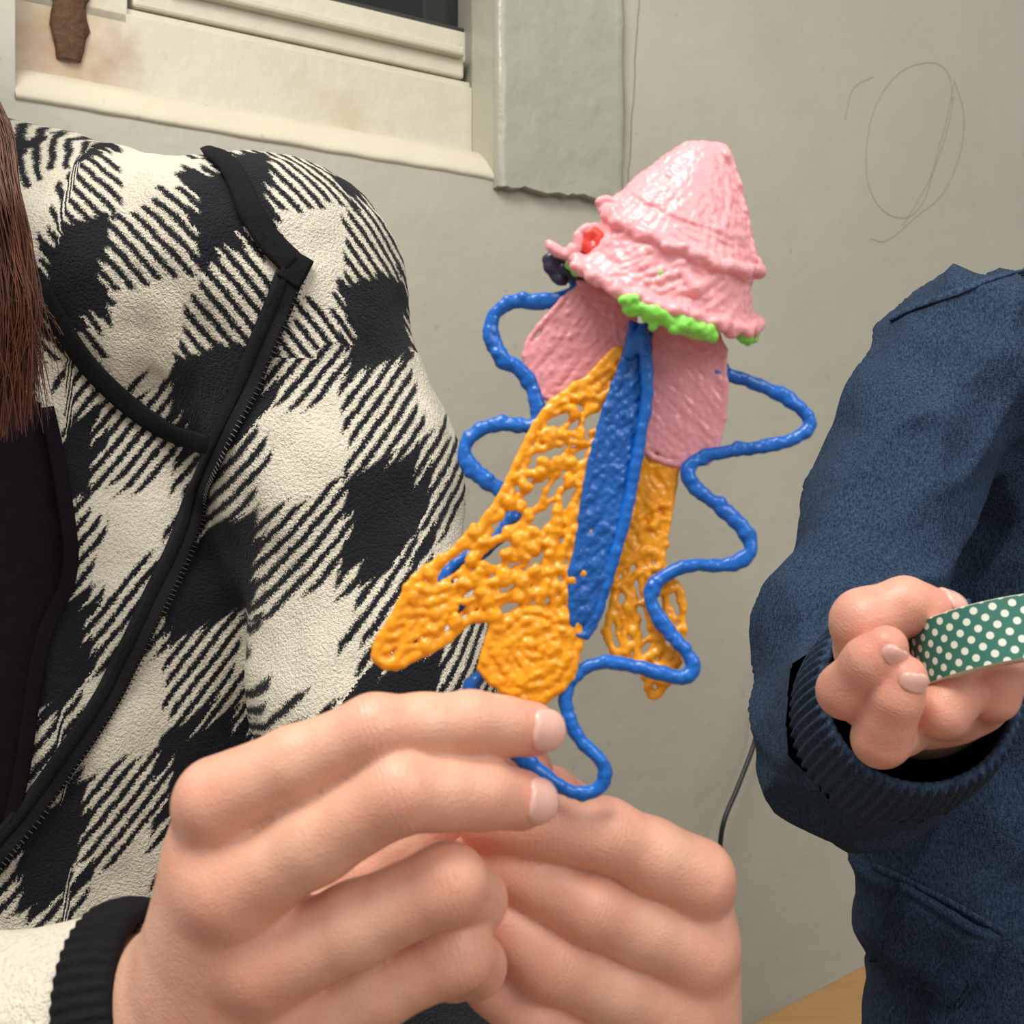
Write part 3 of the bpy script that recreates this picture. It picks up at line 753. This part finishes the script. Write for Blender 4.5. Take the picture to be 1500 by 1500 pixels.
# ------------------------------------------------------------ 3D-pen rocket
rk=empty('filament_rocket_craft')
def jit(p,a): return Vector((p[0]+random.gauss(0,a),p[1]+random.gauss(0,a),p[2]+random.gauss(0,a)))
def tube(pts,dfun,n=7,ja=.00025,ra=.12):
    cc=catmull(pts,n); out=[];rs=[]
    for i,p in enumerate(cc):
        d=p[2] if len(p)>2 else dfun(p[0],p[1]); out.append(jit(P(p[0],p[1],d),ja)); rs.append(1+random.uniform(-ra,ra))
    return out,rs
dB=lambda x,y: .341-.015*max(0,min(1,(y-450)/650.))
blue_l=[(850,405),(842,430),(800,442),(745,443),(720,470),(722,500),(740,525),(768,548),(788,595),(782,624),(742,620),(700,630),(680,655),(690,685),(715,706),(742,722),(750,760),(715,800),(668,830),(650,860),(668,884),(705,893),(735,915),(728,960),(700,995),(690,1010),(720,1060),(765,1108),(800,1135)]
blue_r=[(1035,482),(1040,520),(1050,545),(1090,553),(1150,580),(1186,612),(1170,637),(1110,655),(1045,664),(1010,685),(1020,718),(1065,750),(1104,798),(1075,824),(1005,830),(962,855),(958,888),(985,930),(1018,970),(1000,992),(945,978),(885,970),(842,988),(830,1030),(848,1078),(884,1118),(882,1150),(852,1163),(812,1147),(772,1117)]
L=[]
for pth in (blue_l,blue_r):
    for k in range(3):
        off=random.uniform(-3.5,3.5)
        L.append(tube([(x+random.uniform(-3,3)+off,y+random.uniform(-3,3)-off) for x,y in pth],lambda x,y:dB(x,y),ja=.00022,ra=.2))
L.append(tube([(1036,485),(1046,500),(1050,525),(1060,545),(1044,548)],dB,ra=.2)); L.append(tube([(832,400),(846,420),(836,436),(815,440)],dB,ra=.2))
melt('flame_outline',L,.00148,M_blue,rk,.0005,.0006)
def hatch(poly,ang,sp,jx=0,step=14,dfun=None,gap=0.0,wob=1.5,ja=.00015,ra=.25):
    ca,sa=math.cos(ang),math.sin(ang); R_=[(x*ca+y*sa,-x*sa+y*ca) for x,y in poly]
    ys=[p[1] for p in R_]; y=min(ys)+sp/2; out=[]
    while y<max(ys):
        yy=y+random.uniform(-jx,jx); xs=[]
        for i in range(len(R_)):
            (x1,y1),(x2,y2)=R_[i],R_[(i+1)%len(R_)]
            if (y1>yy)!=(y2>yy): xs.append((x2-x1)*(yy-y1)/(y2-y1)+x1)
        xs.sort()
        for a,b_ in zip(xs[::2],xs[1::2]):
            if b_-a<4: continue
            if random.random()<gap: continue
            n=max(2,int((b_-a)/step)+1); pts=[];rs=[]
            sl=random.uniform(-jx,jx)
            for i in range(n+1):
                q=a+(b_-a)*i/n; r=yy+sl*(i/n-.5)+random.uniform(-wob,wob)
                X_,Y_=q*ca-r*sa,q*sa+r*ca
                pts.append(jit(P(X_,Y_,dfun(X_,Y_)),ja)); rs.append(1+random.uniform(-ra,ra*1.3))
            out.append((pts,rs))
        y+=sp
    return out
def closed(poly,dfun,k=2,w=2,ra=.2):
    return [tube([(x+random.uniform(-w,w),y+random.uniform(-w,w)) for x,y in poly+[poly[0]]],dfun,4,ra=ra) for _ in range(k)]
WL=[(905,515),(918,535),(892,600),(880,640),(862,690),(856,760),(852,840),(836,882),(850,930),(832,990),(790,1025),(740,1012),(706,972),(726,912),(690,906),(640,942),(575,973),(550,952),(580,900),(610,850),(680,800),(720,750),(760,680),(800,605),(860,555)]
dW=lambda x,y: .3335-.010*max(0,min(1,(900-x)/350.))-.004*max(0,min(1,(y-500)/500.))
L=hatch(WL,math.radians(-38),17,9,13,dW,.12,3.5,.0003,.45)+hatch(WL,math.radians(-62),27,12,13,lambda x,y:dW(x,y)-.0006,.2,4,.0003,.45)+hatch(WL,math.radians(-8),46,14,13,lambda x,y:dW(x,y)-.001,.2,5,.0003,.4)
low=[(706,972),(726,912),(760,895),(836,890),(850,930),(832,990),(790,1025),(740,1012)]
tip=[(550,952),(580,900),(610,860),(650,850),(670,880),(640,942),(575,973)]
topw=[(905,515),(918,535),(892,600),(860,600),(840,585),(860,555)]
L+=hatch(low,math.radians(50),7,2,12,lambda x,y:dW(x,y)-.0004,0,2,.0003,.35)
for rr in (12,24,36,48):
    L.append(tube([(780+rr*math.cos(a)*1.05,950+rr*math.sin(a)*1.15) for a in np.linspace(0,6.6,14)],lambda x,y:dW(x,y)-.0010,3,.0003,.3))
L+=hatch(tip,math.radians(-25),8,3,12,lambda x,y:dW(x,y)-.0006,.03,2.5,.0003,.4)
L+=hatch(topw,math.radians(-50),9,3,12,dW,0,2.5,.0003,.35)
core=[(880,640),(862,690),(852,840),(836,882),(780,880),(785,800),(830,720)]
L+=hatch(core,math.radians(-78),11,5,12,lambda x,y:dW(x,y)-.0012,.1,4,.0004,.45)
L+=closed(WL,lambda x,y:dW(x,y)-.0006,4,5,.4)
for i in range(130):
    x=random.uniform(580,880);y=random.uniform(580,1000)
    if inpoly(x,y,WL):
        a=random.uniform(0,6.3); pts=[(x,y),(x+6*math.cos(a),y+6*math.sin(a)),(x+11*math.cos(a+.7),y+11*math.sin(a+.7))]
        tq=tube(pts,lambda x,y:dW(x,y)-.0012,2,.0002,.4); L.append((tq[0],[r*1.35 for r in tq[1]]))
melt('orange_wing',L,.00082,M_orange,rk,.00040,.0007)
WR=[(938,655),(985,668),(978,760),(970,830),(995,860),(1000,905),(992,972),(965,1015),(952,1012),(945,985),(908,968),(890,930),(893,900),(905,820),(915,740)]
dR=lambda x,y:.3395-.006*max(0,min(1,(y-650)/350.))
L=hatch(WR,math.radians(80),11,4,14,dR,.05,3,.0003,.4)+hatch(WR,math.radians(-25),20,8,14,lambda x,y:dR(x,y)-.0006,.2,4,.0003,.4)+closed(WR,dR,2,3)
wr2=[(938,655),(985,668),(978,760),(965,820),(915,820),(915,740)]
L+=hatch(wr2,math.radians(60),8,3,14,dR,0,2,.0003,.3)
melt('orange_wing_right',L,.00084,M_orange,rk,.00040,.0007)
PL=[(850,415),(925,430),(930,470),(905,520),(835,580),(797,582),(768,520),(800,468)]
dP=lambda x,y:.3385
melt('body_panel_left',hatch(PL,math.radians(-50),5.6,.8,14,dP,0,.8,.00012,.12)+closed(PL,dP,1,2,.15),.00082,M_pinkd,rk,.00040,.0006)
PR=[(960,462),(1042,478),(1062,560),(1048,658),(1012,680),(942,655),(946,560)]
melt('body_panel_right',hatch(PR,math.radians(50),5.6,.8,14,lambda x,y:.3375,0,.8,.00012,.12)+closed(PR,lambda x,y:.3375,2,2,.2),.00082,M_pinkd,rk,.00040,.0006)
BF=[(925,478),(950,488),(947,590),(928,700),(900,820),(860,932),(836,890),(848,770),(872,650),(900,560),(915,520)]
dF=lambda x,y:.3330-.000055*(950-x)
melt('center_fin',hatch(BF,math.radians(-48),6.2,1.2,12,dF,0,1.2,.00018,.2)+closed(BF,dF,1),.00085,M_blued,rk,.00042,.0006)
melt('center_fin_edge',[tube([(940,485),(947,540),(945,600),(925,715),(902,810),(875,890),(858,928)],lambda x,y:.3300) for _ in range(2)]+[tube([(938,490),(928,500),(922,520)],lambda x,y:.3300)],.0014,M_blue,rk,.0005,.001)
def ringp(c,h,dep,mz,ph,d0=.338,nz=0):
    X_=c[0]+h[0]*math.cos(ph)+mz[0]*math.sin(ph); Y_=c[1]+h[1]*math.cos(ph)+mz[1]*math.sin(ph)
    return P(X_,Y_,d0-dep*math.sin(ph))
levels=[((1034,216),(3,0),.001,(0,1)),((1033,217),(29,2),.004,(0,3)),((1026,250),(52,15),.008,(0,8)),((1015,290),(76,29),.012,(0,12)),((1006,325),(95,39),.015,(-3,15)),((998,348),(108,44),.017,(-5,17)),
        ((990,372),(104,46),.017,(-6,18)),((982,400),(114,48),.018,(-7,21)),((973,424),(130,51),.020,(-9,24))]
cnt_=[5,8,8,7,5,5,6,6]
fine=[]
for (a,b_),m_ in zip(zip(levels[:-1],levels[1:]),cnt_):
    for k in range(m_):
        f=k/m_; fine.append(tuple(tuple(p*(1-f)+q*f for p,q in zip(u1,u2)) if isinstance(u1,tuple) else u1*(1-f)+u2*f for u1,u2 in zip(a,b_)))
fine.append(levels[-1])
L=[]
for (c,h,dep,mz) in fine:
    pts=[jit(ringp(c,h,dep,mz,ph),.00020) for ph in np.linspace(0,2*math.pi,46)]
    pts[-1]=pts[0]; L.append((pts,[1+random.uniform(-.15,.2) for _ in pts]))
for i in range(70):
    p0=random.uniform(.1,3.0); l0=random.randint(3,22); pts=[]; dr=random.choice((-.02,.03,.02))
    for k in range(random.randint(6,16)):
        l=min(25,l0+k); c,h,dep,mz=fine[l]; pts.append(jit(ringp(c,h,dep*1.05,mz,p0+k*dr),.00015))
    L.append((pts,[.75+random.uniform(-.15,.3) for _ in pts]))
for i in range(22):
    p0=random.uniform(.1,3.0); l0=random.randint(35,42); pts=[]
    for k in range(8):
        l=min(len(fine)-1,l0+k); c,h,dep,mz=fine[l]; pts.append(jit(ringp(c,h,dep*1.05,mz,p0+k*.05),.0002))
    L.append((pts,[.8+random.uniform(-.2,.4) for _ in pts]))
def ringtube(lv,ph0,ph1,k,j,sc_=1.05,dz=0,ra=.35):
    out=[]
    c,h,dep,mz=lv
    for _ in range(k):
        pts=[jit(ringp(c,tuple(q*sc_ for q in h),dep*sc_,tuple(q*sc_ for q in mz),ph),j)+Vector((0,0,dz)) for ph in np.linspace(ph0,ph1,46)]
        out.append((pts,[1.45+random.uniform(-ra,ra) for _ in pts]))
    return out
L+=ringtube(levels[5],0,2*math.pi,3,.0006)+ringtube(levels[8],-.2,3.4,3,.0007,1.04,0,.5)+ringtube(levels[8],3.1,6.2,1,.0005,1.0)
L+=[tube([(1085,380),(1100,385),(1118,398)],lambda x,y:.336,4),tube([(878,296),(890,300),(905,312)],lambda x,y:.336,4),tube([(876,296),(890,292),(905,298)],lambda x,y:.334,4)]
for xs in (0,5,9): L.append(tube([(1066-xs,222),(1078-xs,262),(1092-xs,320),(1104-xs,380)],lambda x,y:.334,5,ra=.3))
L.append(([ringp(*levels[6],1.45),ringp((985,388),(110,47),.0195,(-7,20),1.2),ringp(*levels[6],1.0)],[2,2.4,1.6]))
melt('nose_cone',L,.00094,M_pink,rk,.00042,.0006)
melt('green_rim',ringtube(levels[8],.95,1.95,4,.0009,1.02,-.0026)+ringtube(levels[8],-.15,.40,3,.0006,1.0,-.0026)+ringtube(levels[8],2.75,3.15,2,.0005,1.02,-.0018),.00085,M_green,rk,.0004,.0005)
curves('green_speck',[tube([(962,402),(970,398),(978,404)],lambda x,y:.3195,4)],.0009,M_green,rk,2)
melt('side_window',[tube([(805,357),(815,368),(835,372),(850,355),(868,340),(882,346)],lambda x,y:.333,5),tube([(832,372),(860,360),(880,352)],lambda x,y:.331,5),tube([(850,350),(866,336),(884,338),(880,352)],lambda x,y:.332,5),tube([(842,372),(850,345),(866,332)],lambda x,y:.330,5)],.0013,M_pink,rk,.0004,.0007)
melt('red_patch',[tube([(858,366),(862,346),(872,340),(878,352),(872,372)],lambda x,y:.3305,4)],.0013,M_red,rk,.0005,.001)
melt('dark_patch',[tube([(800,380),(815,376),(840,384),(845,398),(815,398),(802,388)],lambda x,y:.338,4),tube([(812,385),(812,405),(826,412)],lambda x,y:.338,4),tube([(825,390),(840,402),(850,410)],lambda x,y:.339,4)],.0013,M_navyf,rk,.0005,.001)

# ------------------------------------------------------------ light & camera
def area(name,loc,tgt,size,e,col):
    l=bpy.data.lights.new(name,'AREA'); l.size=size; l.energy=e; l.color=col; o=bpy.data.objects.new(name,l); sc.collection.objects.link(o)
    o.location=loc; o.rotation_euler=(Vector(tgt)-Vector(loc)).to_track_quat('-Z','Y').to_euler(); return o
area('ceiling_lamp',(-.35,-.1,2.35),(.05,.7,.9),.7,26,(1,.945,.85))
area('room_lamp',(1.2,-.9,2.2),(.1,.8,.9),1.0,17,(1,.96,.89))
w=bpy.data.worlds.new('World'); sc.world=w; w.use_nodes=True; w.node_tree.nodes['Background'].inputs[0].default_value=(1,.965,.91,1); w.node_tree.nodes['Background'].inputs[1].default_value=.50
cam=bpy.data.cameras.new('camera'); co_=bpy.data.objects.new('camera',cam); sc.collection.objects.link(co_); co_.location=CAM; co_.rotation_euler=(math.pi/2,0,0)
cam.sensor_width=36; cam.lens=36*F/1500; cam.clip_start=.01
cam.dof.use_dof=True; cam.dof.focus_distance=.58; cam.dof.aperture_fstop=24
sc.camera=co_
sc.view_settings.view_transform='Standard'; sc.view_settings.look='None'
